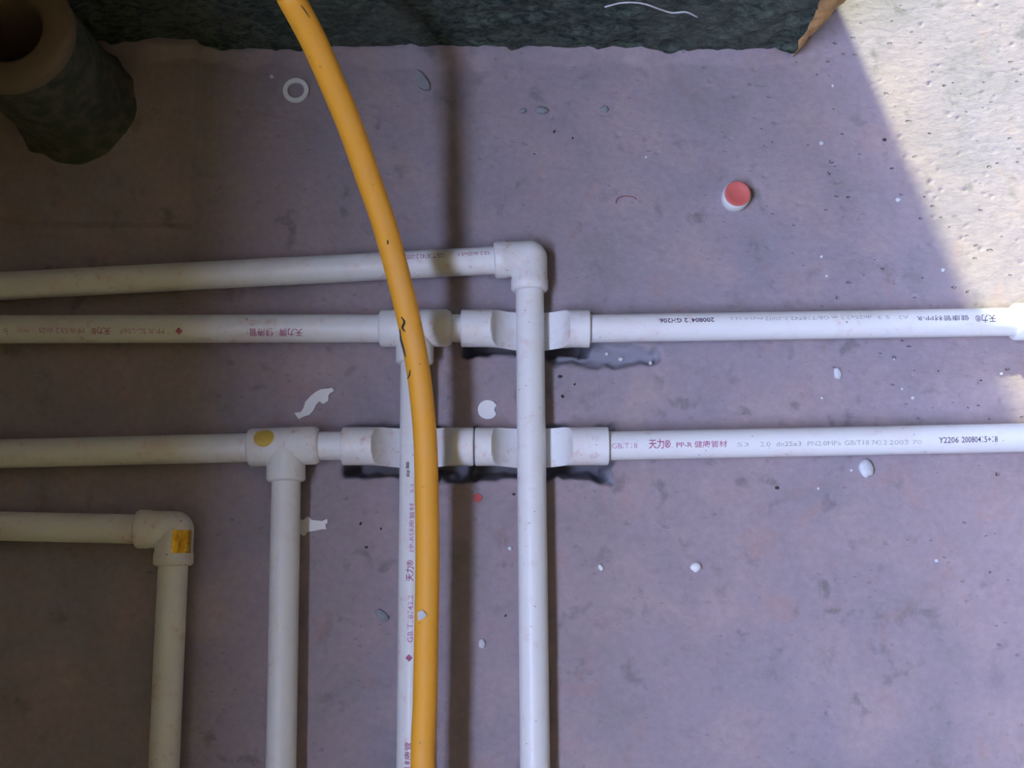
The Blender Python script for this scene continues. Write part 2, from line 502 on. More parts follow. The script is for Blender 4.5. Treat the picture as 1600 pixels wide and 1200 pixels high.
# partition beyond and over the passage, unseen, added to hold back far-room light
b = MB(); b.box((1.25, WALL_Y, -0.02), (RIGHT_X, WALL_Y2, CEIL)); b.box((WALL_END - 0.004, WALL_Y, 2.1), (1.25, WALL_Y2, CEIL))
struct(b.build('wall_back_right_added', M_PLASTER))
b = MB(); b.box((FAR_X - T, WALL_Y, -0.05), (LEFT_X - T, WALL_Y2, CEIL)); b.box((FAR_X - T, WALL_Y2, -0.05), (FAR_X, FAR_Y, CEIL))
struct(b.build('wall_far_left', M_PLASTER))
# unseen block added outside the left window to cut the low sky light
b = MB(); b.box((LEFT_X - 6.2, -12, -0.3), (LEFT_X - 3.2, 5.0, 4.2))
struct(b.build('wall_sky_blocker', M_PLASTER))
# window frame of the left wall: bare aluminium outer frame
b = MB()
y0, y1, z0, z1 = WIN['y0'], WIN['y1'], WIN['z0'], WIN['z1']; fx = LEFT_X - 0.12; fw = 0.035
b.box((fx, y0, z0), (fx + 0.05, y1, z0 + fw)); b.box((fx, y0, z1 - fw), (fx + 0.05, y1, z1))
b.box((fx, y0, z0 + fw), (fx + 0.05, y0 + fw, z1 - fw)); b.box((fx, y1 - fw, z0 + fw), (fx + 0.05, y1, z1 - fw))
struct(b.build('window_1', M_FRAME))

# white thread caught on the wall
def tube(pts, r, seg=8, closed=False, cap=True):
    pts = [Vector(p) for p in pts]
    n = len(pts); vs_, fs_ = [], []
    t0 = (pts[1] - pts[0]).normalized()
    up = Vector((0, 0, 1)) if abs(t0.z) < 0.9 else Vector((0, 1, 0))
    s = up.cross(t0).normalized()
    for i, p in enumerate(pts):
        t = (pts[min(i + 1, n - 1)] - pts[max(i - 1, 0)]).normalized()
        s = (s - t * s.dot(t)).normalized(); u = t.cross(s)
        rr = r[i] if hasattr(r, '__len__') else r
        for k in range(seg):
            a = 2 * math.pi * k / seg
            vs_.append(p + (s * math.cos(a) + u * math.sin(a)) * rr)
    for i in range(n - 1):
        for k in range(seg):
            k2 = (k + 1) % seg
            fs_.append((i * seg + k, i * seg + k2, (i + 1) * seg + k2, (i + 1) * seg + k))
    if cap:
        fs_.append(tuple(reversed(range(seg)))); fs_.append(tuple((n - 1) * seg + k for k in range(seg)))
    return vs_, fs_

def catmull(pts, per=10):
    pts = [Vector(p) for p in pts]
    P = [2 * pts[0] - pts[1]] + pts + [2 * pts[-1] - pts[-2]]
    out = []
    for i in range(1, len(P) - 2):
        for k in range(per):
            t = k / per
            p0, p1, p2, p3 = P[i - 1], P[i], P[i + 1], P[i + 2]
            out.append(0.5 * ((2 * p1) + (p2 - p0) * t + (2 * p0 - 5 * p1 + 4 * p2 - p3) * t * t + (3 * p1 - p0 - 3 * p2 + p3) * t ** 3))
    out.append(pts[-1])
    return out

def on_wall(x, y, off=0.006):
    d = Vector(((x - 800) / F_PX, (600 - y) / F_PX, -1.0)); d = Matrix.Rotation(TILT, 3, 'X') @ d
    t = (WALL_Y - off - CAM.y) / d.y
    return CAM + d * t
v_, f_ = tube(catmull([on_wall(x, y) for x, y in ((945, 11), (968, 5), (990, 4), (1010, 7), (1030, 14), (1050, 20), (1072, 19), (1090, 27))], 6), 0.0008, 6)
tag(mesh('thread', v_, f_, M_PALE, smooth=180), 'pale thread stuck across the dark green stained wall', 'thread')

# ------------------------------------------------------------------ drain stub in the corner
dz = 0.15
dc_top = at(10, 32, dz)
dc = Vector((max(dc_top.x, LEFT_X + 0.06), min(dc_top.y, WALL_Y - 0.0555), 0))
drain = empty('drain_pipe', (dc.x, dc.y, 0))
tag(drain, 'short upright drain pipe with a thick brown rim in the dark corner', 'pipe')
b = MB()
b.lathe(dc, (0, 0, 1), [(dz - 0.014, 0.0515), (dz - 0.004, 0.0528), (dz, 0.050), (dz + 0.001, 0.043), (dz, 0.033), (dz - 0.003, 0.0285), (dz - 0.012, 0.027), (0.012, 0.027)], 56)
b.build('rim', M_DRAIN, drain, smooth=60)
vs_, fs_ = [], []
prof = [(-0.004, 0.062), (0.004, 0.0600), (0.012, 0.055), (0.03, 0.0515), (0.065, 0.050), (dz - 0.010, 0.0500)]
S_ = 64
for z, r in prof:
    for k in range(S_):
        a = 2 * math.pi * k / S_
        rr = r + 0.006 * mnoise.noise((math.cos(a) * 3, math.sin(a) * 3, z * 40)) * (1 - z / dz)
        vs_.append((max(dc.x + rr * math.cos(a), LEFT_X + 0.001), min(dc.y + rr * math.sin(a), WALL_Y - 0.004), z))
for i in range(len(prof) - 1):
    for k in range(S_):
        k2 = (k + 1) % S_
        fs_.append((i * S_ + k, i * S_ + k2, (i + 1) * S_ + k2, (i + 1) * S_ + k))
mesh('mortar_collar', vs_, fs_, M_MOSS, drain, smooth=70)
vs_, fs_ = [(dc.x, dc.y, 0.062)], []
for i in range(1, 6):
    for k in range(24):
        a = 2 * math.pi * k / 24; r = 0.0271 * i / 5
        vs_.append((dc.x + r * math.cos(a), dc.y + r * math.sin(a), 0.058 + 0.012 * mnoise.noise((r * 90 * math.cos(a), r * 90 * math.sin(a), 5))))
for k in range(24):
    fs_.append((0, 1 + k, 1 + (k + 1) % 24))
    for i in range(4):
        fs_.append((1 + i * 24 + k, 1 + (i + 1) * 24 + k, 1 + (i + 1) * 24 + (k + 1) % 24, 1 + i * 24 + (k + 1) % 24))
mesh('rubble_fill', vs_, fs_, M_MOSS, drain)

# ------------------------------------------------------------------ pipe-work
def axis_pt(x, y): return at(x, y, PIPE_Z)

def pipe(a, b, parent, mat, name='pipe'):
    a, b = Vector(a), Vector(b); d = b - a; n = max(2, int(d.length / 0.04))
    m = MB()
    L = d.length
    m.lathe(a, d, [(0, PIPE_R - 0.003)] + [(L * i / n, PIPE_R) for i in range(n + 1)] + [(L, PIPE_R - 0.003)], 40, True, True)
    return m.build(name, mat, parent, smooth=50)

def socket(m, a, b, r=FIT_R, chamfer=0.0022, groove=0.0006):
    """fitting sleeve from its open mouth a to the inside point b"""
    a, b = Vector(a), Vector(b); d = b - a; L = d.length
    m.lathe(a, d, [(0.0008, PIPE_R - 0.001), (0, PIPE_R + 0.0006), (0.0002, r - chamfer), (0.0010, r - chamfer * 0.4), (chamfer, r),
                   (0.010, r), (0.0115, r - groove), (L, r - groove)], 44)

def elbow(a, c, b, parent):
    m = MB()
    socket(m, a, c); socket(m, b, c)
    m.sphere(c, FIT_R - 0.0006, 44, 24)
    return m.build('elbow', M_FIT, parent, smooth=40)

def tee(a, b, c, parent):
    m = MB(); mid = None
    a, b, c = Vector(a), Vector(b), Vector(c)
    t = (c - a).dot((b - a).normalized()); mid = a + (b - a).normalized() * t
    L = (b - a).length; d = (b - a).normalized()
    r = FIT_R; ch = 0.0026
    m.lathe(a, d, [(0.0008, PIPE_R - 0.001), (0, PIPE_R + 0.0006), (0.0002, r - ch), (0.001, r - ch * 0.4), (ch, r), (L - ch * 1.6, r), (L - 0.001, r - ch * 0.7), (L, PIPE_R + 0.0006), (L - 0.0008, PIPE_R - 0.001)], 44)
    socket(m, c, mid, groove=0.0)
    # weld gussets in the two inner corners
    return m.build('tee', M_FIT, parent, smooth=40)

def bridge(a, b, parent, cross_x):
    """crossover: sleeves at both ends, scooped down below the crossing pipe"""
    a, b = Vector(a), Vector(b); L = (b - a).length; d = (b - a).normalized(); s = Vector((-d.y, d.x, 0))
    c = (cross_x - a.x) / d.x - L / 2        # where the other pipe crosses, from the centre
    us = sorted(set([-L / 2, -L / 2 + 0.0003, -L / 2 + 0.0006, -L / 2 + 0.0012] + list(np.linspace(-L / 2 + 0.0012, L / 2 - 0.0012, 120)) + [L / 2 - 0.0012, L / 2 - 0.0006, L / 2 - 0.0003, L / 2]))
    seg = 64; ue = 0.0345; top = FIT_R
    zc = (ue ** 2 + top ** 2 - 0.0138 ** 2) / (2 * (top + 0.0138)); R = zc + 0.0138
    vs_, fs_ = [], []
    for u in us:
        e = L / 2 - abs(u)
        r = FIT_R if e >= 0.00119 else (FIT_R - 0.0005 if e >= 0.00055 else FIT_R - 0.0010 if e > 0.0002 else PIPE_R - 0.0005)
        q = u - c
        dip = 0.019 * (0.5 + 0.5 * math.cos(math.pi * q / 0.040)) if abs(q) < 0.040 else 0.0
        wid = 1 + 0.06 * dip / 0.019
        sad = zc - math.sqrt(max(R * R - q * q, 0)) if abs(q) < R else 1.0
        if abs(q) > ue + 0.002: sad = 1.0
        for k in range(seg):
            th = 2 * math.pi * k / seg
            v = r * wid * math.cos(th); z = r * math.sin(th)
            z -= dip * (1 - math.sin(th)) / 2
            if z > sad: z = sad - 0.0012 * (1 - (v / r) ** 2) * 0
            p = a + d * (u + L / 2) + s * v
            vs_.append((p.x, p.y, PIPE_Z + z))
    for i in range(len(us) - 1):
        for k in range(seg):
            k2 = (k + 1) % seg
            fs_.append((i * seg + k, (i + 1) * seg + k, (i + 1) * seg + k2, i * seg + k2))
    fs_.append(tuple(range(seg))); fs_.append(tuple(reversed([(len(us) - 1) * seg + k for k in range(seg)])))
    return mesh('crossover', vs_, fs_, M_FIT, parent, smooth=38)

_text_cache = {}
def text_mesh(body, bold=0.0):
    key = (body, bold)
    if key in _text_cache: return _text_cache[key]
    c = bpy.data.curves.new('print', 'FONT'); c.body = body; c.resolution_u = 2; c.size = 1.0
    c.offset = bold
    o = bpy.data.objects.new('print', c); COL.objects.link(o)
    bpy.context.view_layer.update()
    m = bpy.data.meshes.new_from_object(o.evaluated_get(bpy.context.evaluated_depsgraph_get()))
    bm = bmesh.new(); bm.from_mesh(m)
    bmesh.ops.triangulate(bm, faces=bm.faces)
    vs_ = [v.co.copy() for v in bm.verts]; fs_ = [tuple(v.index for v in f.verts) for f in bm.faces]
    bm.free()
    bpy.data.objects.remove(o); bpy.data.curves.remove(c); bpy.data.meshes.remove(m)
    x0 = min(v.x for v in vs_); x1 = max(v.x for v in vs_); y0 = min(v.y for v in vs_); y1 = max(v.y for v in vs_)
    _text_cache[key] = ([((v.x - x0) / (x1 - x0), (v.y - y0) / (y1 - y0)) for v in vs_], fs_)
    return _text_cache[key]

def print_on(parent, body, a, b, p0, p1, height_px, ink, name='printed_marking', bold=0.0):
    """ink wrapped round the pipe a-b; reads from pixel p0 to pixel p1, height in pixels"""
    a, b = Vector(a), Vector(b)
    q0, q1 = at(*p0, PIPE_Z + PIPE_R), at(*p1, PIPE_Z + PIPE_R)
    d = (b - a).normalized()
    if (q1 - q0).dot(d) < 0: d = -d
    s = Vector((-d.y, d.x, 0))
    pts, fs_ = text_mesh(body, bold)
    u0, u1 = (q0 - a).dot(d), (q1 - a).dot(d)
    off = ((q0 - a).dot(s) + (q1 - a).dot(s)) / 2
    phi0 = math.asin(max(-0.95, min(0.95, off / PIPE_R)))
    h = height_px * 0.000568
    r = PIPE_R + 0.00012
    vs_ = []
    for x, y in pts:
        ph = phi0 + (y - 0.5) * h / PIPE_R
        vs_.append(a + d * (u0 + (u1 - u0) * x) + s * (math.sin(ph) * r) + Vector((0, 0, math.cos(ph) * r)))
    return mesh(name, vs_, fs_, ink, parent)

def decal(name, a, b, p, w_px, h_px, mat, parent, r, shape='ellipse'):
    """thin sticker wrapped on the cylinder about axis a-b (radius r), centred at pixel p"""
    a, b = Vector(a), Vector(b); d = (b - a).normalized(); s = Vector((-d.y, d.x, 0))
    q = at(*p, PIPE_Z + r * 0.8); u = (q - a).dot(d); off = (q - a).dot(s)
    ph0 = math.asin(max(-0.9, min(0.9, off / r)))
    w = w_px * 0.000568 / 2; h = h_px * 0.000568 / 2
    vs_, fs_ = [], []
    for i in range(9):
        for k in range(9):
            x = -1 + 2 * i / 8; y = -1 + 2 * k / 8
            if shape == 'ellipse':
                x, y = x * math.sqrt(1 - y * y / 2), y * math.sqrt(1 - x * x / 2)
            ph = ph0 + y * h / r
            rr = r + 0.00025
            vs_.append(a + d * (u + x * w) + s * (math.sin(ph) * rr) + Vector((0, 0, math.cos(ph) * rr)))
    for i in range(8):
        for k in range(8):
            fs_.append((i * 9 + k, (i + 1) * 9 + k, (i + 1) * 9 + k + 1, i * 9 + k + 1))
    return mesh(name, vs_, fs_, mat, parent, smooth=180)

def extend(p, q, dist):
    """a point beyond q on the line p -> q"""
    return q + (q - p).normalized() * dist

def shadow_free(p): return p

# ---- line A: comes in from the left, elbow, straight down the picture
lineA = empty('water_pipe', (axis_pt(832, 600).x, axis_pt(832, 600).y, 0))
tag(lineA, 'white plastic pipe line turning at an elbow and running over both lower straight lines', 'pipe')
ca = axis_pt(827, 404)
al, ad = axis_pt(0, 447), axis_pt(836, 1200)
hA = (al - ca).normalized(); vA = (ad - ca).normalized()
mA, mB_ = ca + hA * 0.0315, ca + vA * 0.0305
pA1 = pipe(extend(ca, al, 0.06), ca + hA * 0.018, lineA, M_PIPE[0])
pA2 = pipe(ca + vA * 0.018, extend(ca, ad, 0.90), lineA, M_PIPE[1])
elbow(mA, ca, mB_, lineA)
print_on(pA1, 'GB/T18742.2-2002', al, ca, (693, 398), (632, 402), 8, M_INK)
print_on(pA1, 'S3.2 dn25x3.5', al, ca, (765, 395), (715, 397), 6, M_INK)

# ---- line B: upper straight run with a tee and one crossover
lineB = empty('water_pipe', (axis_pt(648, 513).x, axis_pt(648, 513).y, 0))
tag(lineB, 'white plastic pipe line with a tee under the yellow hose and a single crossover', 'pipe')
bl = axis_pt(0, 514.5); bt0, bt1 = axis_pt(593, 513), axis_pt(706, 512.5)
btc = axis_pt(648, 569)
pB1 = pipe(extend(bt0, bl, 0.06), bt0 + (bt1 - bt0).normalized() * 0.012, lineB, M_PIPE[0])
tee(bt0, bt1, btc, lineB)
br0, br1 = axis_pt(*BRIDGES[0][0]), axis_pt(*BRIDGES[0][1])
pipe(bt1 - (bt1 - bt0).normalized() * 0.012, br0 + (br1 - br0).normalized() * 0.012, lineB, M_PIPE[0])
bridge(br0, br1, lineB, axis_pt(829, 513).x)
brr = axis_pt(1582, 503)
pB2 = pipe(br1 - (br1 - br0).normalized() * 0.012, extend(br1, brr, 0.01), lineB, M_PIPE[1])
dB = (brr - br1).normalized()
m = MB(); socket(m, brr, brr + dB * 0.03)
m.lathe(brr + dB * 0.03, dB, [(0, FIT_R - 0.0006), (0.03, FIT_R - 0.0006), (0.031, PIPE_R)], 44)
m.build('coupling', M_FIT, lineB, smooth=40)
pipe(brr + dB * 0.05, brr + dB * 1.12, lineB, M_PIPE[1])
bd0 = axis_pt(648, 540); bd1 = axis_pt(643, 1200)
vB = (bd1 - axis_pt(648, 569)).normalized()
pB3 = pipe(btc - vB * 0.012, extend(btc, bd1, 0.90), lineB, M_PIPE[1])
bx = lambda x0, x1, y, h, s, ink, bold=0.0: print_on(pB1, s, bl, bt0, (x1, y), (x0, y), h, ink, bold=bold)
bx(436, 472, 519, 13, '天力牌', M_INK, 0.01); bx(389, 426, 519, 13, '健康管', M_INK, 0.01)
bx(273, 285, 517, 12, '◆', M_INK); bx(186, 256, 517, 8, 'PP-R SL-L06F', M_INK_PALE)
bx(142, 172, 517, 12, '天力®', M_INK, 0.01); bx(60, 131, 516, 8, 'PP-R S3.2 dn25', M_INK_PALE); bx(26, 44, 516, 5, 'PN 2.0', M_INK_PALE); bx(4, 12, 516, 6, 'S', M_INK_PALE)
by = lambda x0, x1, y0, y1, h, s, ink, bold=0.0: print_on(pB2, s, br1, brr, (x1, y1), (x0, y0), h, ink, bold=bold)
by(1031, 1116, 501, 499, 8, '20080412 GH206', M_INK_DARK, 0.02)
by(1141, 1192, 497, 497, 5, 'PN2.0 S3.2', M_INK_GREY); by(1196, 1296, 498, 496, 6, 'GB/T18742.2-2002', M_INK_GREY)
by(1300, 1362, 496, 495, 6, 'dn25x3.5 m', M_INK_GREY); by(1372, 1390, 496, 495, 6, 'S 3', M_INK_GREY); by(1404, 1420, 496, 495, 6, 'A2', M_INK_GREY)
by(1433, 1514, 498, 496, 9, '健康管材PP-R', M_INK_DARK); by(1524, 1556, 498, 497, 13, '天力®', M_INK_DARK, 0.01)
bv = lambda y0, y1, x, h, s, ink, bold=0.0: print_on(pB3, s, bd0, bd1, (x, y1), (x, y0), h, ink, bold=bold)
bv(875, 908, 640, 12, '天力®', M_INK, 0.015); bv(786, 862, 643, 8, 'PP-R健康管材', M_INK_PALE, 0.01); bv(930, 1004, 641, 8, 'GB/T18742.2', M_INK_PALE, 0.01)
bv(1022, 1034, 639, 11, '◆', M_INK); bv(1160, 1202, 637, 10, '健康管', M_INK, 0.01); bv(756, 770, 644, 5, 'S3', M_INK_PALE); bv(722, 745, 637, 6, '≈≋', M_BLACK, 0.01)

# ---- line C: lower straight run with a tee and two crossovers
lineC = empty('water_pipe', (axis_pt(447, 697).x, axis_pt(447, 697).y, 0))
tag(lineC, 'white plastic pipe line with two crossovers in a row and an ochre-dotted tee', 'pipe')
cl = axis_pt(0, 709); ct0, ct1 = axis_pt(388, 699.5), axis_pt(500, 695.5); ctc = axis_pt(447, 753)
pipe(extend(ct0, cl, 0.06), ct0 + (ct1 - ct0).normalized() * 0.012, lineC, M_PIPE[0])
teeC = tee(ct0, ct1, ctc, lineC)
decal('round_sticker', ct0, ct1, (413, 684), 31, 30, M_YSTICK, teeC, FIT_R)['label'] = 'round ochre sticker'
c0, c1 = axis_pt(*BRIDGES[1][0]), axis_pt(*BRIDGES[1][1]); c2, c3 = axis_pt(*BRIDGES[2][0]), axis_pt(*BRIDGES[2][1])
pipe(ct1 - (ct1 - ct0).normalized() * 0.012, c0 + (c1 - c0).normalized() * 0.012, lineC, M_PIPE[0])
bridge(c0, c1, lineC, axis_pt(646, 697).x); bridge(c2, c3, lineC, axis_pt(831, 697).x)
crr = axis_pt(1600, 684)
pC2 = pipe(c3 - (c3 - c2).normalized() * 0.012, extend(c3, crr, 1.10), lineC, M_PIPE[1])
cd1 = axis_pt(439, 1200); vC = (cd1 - ctc).normalized()
pipe(ctc - vC * 0.012, extend(ctc, cd1, 0.90), lineC, M_PIPE[1])
cx = lambda x0, x1, y0, y1, h, s, ink, bold=0.0: print_on(pC2, s, c3, crr, (x0, y0), (x1, y1), h, ink, bold=bold)
cx(956, 996, 697, 696, 8, 'GB/T18', M_INK_PALE); cx(1014, 1048, 694, 693, 15, '天力®', M_INK, 0.015); cx(1057, 1136, 695, 693, 10, 'PP-R 健康管材', M_INK, 0.005)
cx(1152, 1170, 695, 694, 6, 'S3', M_INK_GREY); cx(1188, 1204, 694, 694, 7, '2.0', M_INK_GREY); cx(1213, 1252, 694, 693, 7, 'dn25x3', M_INK_GREY); cx(1262, 1314, 693, 692, 7, 'PN2.0MPa', M_INK_GREY)
cx(1320, 1358, 692, 691, 7, 'GB/T18', M_INK_GREY); cx(1362, 1386, 692, 691, 7, '742.2', M_INK_GREY); cx(1390, 1420, 691, 691, 7, '2002', M_INK_GREY); cx(1426, 1441, 691, 690, 6, '70', M_INK_GREY)
cx(1467, 1498, 688, 687, 9, 'Y2206', M_INK_DARK, 0.01); cx(1503, 1559, 687, 686, 9, '20080415+18', M_INK_DARK, 0.01)

# ---- line D: lower left corner
lineD = empty('water_pipe', (axis_pt(272, 826).x, axis_pt(272, 826).y, 0))
tag(lineD, 'white plastic pipe line turning at an elbow that bears a shiny gold foil sticker', 'pipe')
cd_ = axis_pt(273, 828); dl, dd = axis_pt(0, 822), axis_pt(256, 1200)
hD = (dl - cd_).normalized(); vD = (dd - cd_).normalized()
pipe(extend(cd_, dl, 0.06), cd_ + hD * 0.018, lineD, M_PIPE[0])
pipe(cd_ + vD * 0.018, extend(cd_, dd, 0.90), lineD, M_PIPE[0])
elbD = elbow(cd_ + hD * 0.0325, cd_, cd_ + vD * 0.0305, lineD)
decal('foil_sticker', cd_ + vD * 0.0305, cd_, (285, 846), 34, 32, M_GOLD, elbD, FIT_R, 'rect')['label'] = 'shiny gold foil sticker'

# ------------------------------------------------------------------ yellow hose
HOSE_R = 0.0097
hose_px = [(432, -40, 0.272), (456, 0, 0.255), (488, 60, 0.232), (515, 120, 0.210), (548, 200, 0.180), (576, 280, 0.151), (600, 350, 0.127),
           (622, 430, 0.103), (641, 510, 0.085), (655, 590, 0.073), (664, 680, 0.064), (667, 780, 0.058), (668, 880, 0.055), (666, 1000, 0.055), (664, 1100, 0.056), (661, 1200, 0.057)]
hp = [at(x, y, z + 0.013) for x, y, z in hose_px]
first = hp[0]
lead = [Vector((first.x - 0.155, WALL_Y - 0.016, 1.05)), Vector((first.x - 0.15, WALL_Y - 0.018, 0.85)), Vector((first.x - 0.115, WALL_Y - 0.020, 0.62)), Vector((first.x - 0.062, WALL_Y - 0.026, 0.44))]
tail = [hp[-1] + Vector((0.004, -0.12, -0.006)), hp[-1] + Vector((0.034, -0.30, -0.038)), hp[-1] + Vector((0.06, -0.55, -0.056)), hp[-1] + Vector((0.07, -0.85, -0.060))]
hpath = catmull(lead + hp + tail, 12)
SEG = 28
hv, hf = tube(hpath, HOSE_R, SEG)
hose = mesh('yellow_hose', hv, hf, M_HOSE, smooth=180)
tag(hose, 'yellow plastic hose arching down across the white pipe lines', 'hose')
attr = hose.data.attributes.new('dust', 'FLOAT', 'POINT')
vals = []
for i, p in enumerate(hpath):
    fx_ = math.exp(-((p.y - 0.22) / 0.16) ** 2) + 0.30
    for k in range(SEG):
        n = (hv[i * SEG + k] - p).normalized()
        vals.append(max(0.0, n.dot(Vector((0.1, -0.15, 1)).normalized())) ** 7 * min(1, fx_))
attr.data.foreach_set('value', vals)

def hose_mark(name, pts, w, mat, label):
    """mark on the hose's upper skin through photo pixels"""
    out = []
    for (x, y) in pts:
        d = Vector(((x - 800) / F_PX, (600 - y) / F_PX, -1.0)); d = (Matrix.Rotation(TILT, 3, 'X') @ d).normalized()
        best = None
        for i in range(len(hpath) - 1):
            p, q = hpath[i], hpath[i + 1]
            for t in (0.0, 0.25, 0.5, 0.75):
                c = p.lerp(q, t); v = c - CAM; perp = v - d * v.dot(d)
                e = perp.length
                if best is None or e < best[0]: best = (e, c, v.dot(d))
        e, c, t = best
        e = min(e, HOSE_R * 0.95)
        out.append(CAM + d * (t - math.sqrt(HOSE_R ** 2 - e * e)) - d * 0.00005)
    pts3 = catmull(out, 4)
    n = len(pts3)
    v_, f_ = tube(pts3, [w * (0.35 + 0.65 * math.sin(math.pi * (i + 0.5) / n)) for i in range(n)], 6)
    o = mesh(name, v_, f_, mat, hose)
    o['label'] = label
hose_mark('scuff_mark', [(627, 495), (632, 503), (629, 512), (633, 518)], 0.0011, M_BLACK, 'black scuff')
hose_mark('scuff_mark', [(625, 515), (627, 530), (631, 545), (634, 558)], 0.0012, M_BLACK, 'black scuff')
hose_mark('scuff_mark', [(641, 578), (640, 586), (637, 592)], 0.0007, M_BLACK, 'black scuff')
hose_mark('scuff_mark', [(466, 3), (475, 15), (484, 28)], 0.0007, M_BLACK, 'black scuff')
hose_mark('scuff_mark', [(605, 374), (606, 378), (606, 382)], 0.0009, M_BLACK, 'black scuff')

# ------------------------------------------------------------------ loose things on the floor
def outline_chip(name, px, thick, mat, label, cat, z0=None, group=None, curl=0.0):
    """flat bit lying on the floor; outline given in photo pixels, with real thickness"""
    c = sum((at(x, y) for x, y in px), Vector()) / len(px)
    base = (ground_z(c.x, c.y) + 0.0003) if z0 is None else z0
    P = [at(x, y, base + thick) for x, y in px]
    n = len(P)
    bm = bmesh.new()
    top = [bm.verts.new((p.x, p.y, base + thick + curl * ((p - c).length / 0.02) ** 2)) for p in P]
    bot = [bm.verts.new((p.x, p.y, base + curl * ((p - c).length / 0.02) ** 2)) for p in P]
    bm.faces.new(top); bm.faces.new(list(reversed(bot)))
    for i in range(n): bm.faces.new((top[i], bot[i], bot[(i + 1) % n], top[(i + 1) % n]))
    bmesh.ops.triangulate(bm, faces=[f for f in bm.faces if len(f.verts) > 4])
    bmesh.ops.recalc_face_normals(bm, faces=bm.faces)
    me = bpy.data.meshes.new(name); bm.to_mesh(me); bm.free()
    o = link_mesh(name, me, mat)
    return tag(o, label, cat, group)

def pebble(name, x, y, rx, ry, rz, mat, label, cat, rot=0.0, group=None, z=None, seed=0):
    """rounded crumb; radii in photo pixels, z radius too"""
    k = 0.00058
    p = at(x, y, rz * k)
    zb = ground_z(p.x, p.y) if z is None else z
    bm = bmesh.new()
    bmesh.ops.create_icosphere(bm, subdivisions=3, radius=1.0)
    for v in bm.verts:
        v.co *= 1 + 0.22 * mnoise.noise(v.co * 1.6 + Vector((seed * 3.1, x * 0.1, y * 0.1)))
        v.co = Vector((v.co.x * rx * k, v.co.y * ry * k, max(v.co.z, -0.6) * rz * k))
    lo = min(v.co.z for v in bm.verts)
    bmesh.ops.rotate(bm, verts=bm.verts, cent=(0, 0, 0), matrix=Matrix.Rotation(rot, 3, 'Z'))
    for v in bm.verts: v.co.z -= lo
    me = bpy.data.meshes.new(name); bm.to_mesh(me); bm.free()
    o = link_mesh(name, me, mat, smooth=50)
    o.location = (p.x, p.y, zb)
    return tag(o, label, cat, group)

# washer
wc = at(462, 140, 0.002); wzb = ground_z(wc.x, wc.y)
b = MB(); k = 0.00060
b.lathe((0, 0, 0), (0, 0, 1), [(0.0, 13 * k), (0.0, 20 * k), (0.0008, 20.6 * k), (0.0022, 20.6 * k), (0.003, 19.6 * k), (0.003, 13.6 * k), (0.0022, 12.6 * k), (0.0008, 12.6 * k), (0.0, 13 * k)], 40)
o = b.build('washer', M_WHITE, smooth=40); o.location = (wc.x, wc.y, wzb)
tag(o, 'flat white plastic ring washer lying beside the yellow hose', 'washer')

# bottle cap: white skirt, red disc on top, leaning a little
cc = at(1150, 307, 0.006); cz = ground_z(cc.x, cc.y)
cap = empty('bottle_cap', (cc.x, cc.y, cz)); tag(cap, 'small white bottle cap with a red top disc', 'bottle cap')
b = MB(); R_ = 20.5 * 0.0006
prof = [(0.0, R_ - 0.001), (0.0, R_), (0.0015, R_ + 0.0003), (0.0125, R_), (0.0140, R_ - 0.0008), (0.0144, 0.0)]
SG = 72; vs_, fs_ = [], []
for d, r in prof:
    for q in range(SG):
        a = 2 * math.pi * q / SG; rr = r + (0.0003 if q % 2 else 0.0) * (0.0 < d < 0.014)
        vs_.append((cc.x + rr * math.cos(a), cc.y + rr * math.sin(a), cz + d))
for i in range(len(prof) - 1):
    for q in range(SG): fs_.append((i * SG + q, i * SG + (q + 1) % SG, (i + 1) * SG + (q + 1) % SG, (i + 1) * SG + q))
mesh('skirt', vs_, fs_, M_WHITE, cap, smooth=40)
b.lathe((cc.x, cc.y, cz), (0, 0, 1), [(0.0138, R_ - 0.0006), (0.0150, R_ - 0.0006), (0.0158, R_ - 0.0014), (0.0158, R_ - 0.004), (0.0155, R_ - 0.0045), (0.0155, 0.00001)], 48)
b.build('red_top', M_RED, cap, smooth=40)['label'] = 'red disc'

outline_chip('torn_plastic_shred', [(460, 645), (470, 644), (474, 638), (477, 628), (484, 620), (492, 613), (502, 608), (514, 607), (519, 606), (522, 611), (516, 614), (513, 618), (513, 626), (505, 631), (499, 627), (494, 632), (490, 641), (484, 648), (474, 651), (467, 655), (463, 650)],
             0.0012, M_WHITE, 'long torn white plastic shred on the floor above the lower tee', 'scrap', curl=0.0006)
outline_chip('torn_plastic_shred', [(466, 809), (473, 813), (481, 807), (487, 812), (494, 813), (503, 814), (511, 811), (512, 817), (508, 820), (510, 827), (503, 827), (494, 829), (480, 831), (475, 838), (468, 834)],
             0.0012, M_WHITE, 'short torn white plastic shred touching the pipe below the lower tee', 'scrap', curl=0.0004)
disc = []
for i in range(28):
    a = 2 * math.pi * i / 28
    x, y = 762 + 15.5 * math.cos(a), 640 - 15 * math.sin(a)
    if i <= 1 or i >= 26: x = 772 + abs(((i + 2) % 28) - 2) * 1.5
    disc.append((x, y))
outline_chip('plastic_disc', disc, 0.0016, M_WHITE, 'round white plastic disc with a bite out of its edge', 'disc')
outline_chip('red_chip', [(739, 774), (745, 771), (752, 774), (753, 780), (748, 785), (741, 783)], 0.001, M_REDCHIP, 'small red chip in the shadow of the hose', 'chip')
outline_chip('mortar_chip', [(650, 108), (657, 112), (664, 120), (671, 130), (672, 139), (662, 140), (654, 135), (650, 122)], 0.003, M_BLUE, 'flat blue-grey chip near the foot of the dark wall', 'chip')
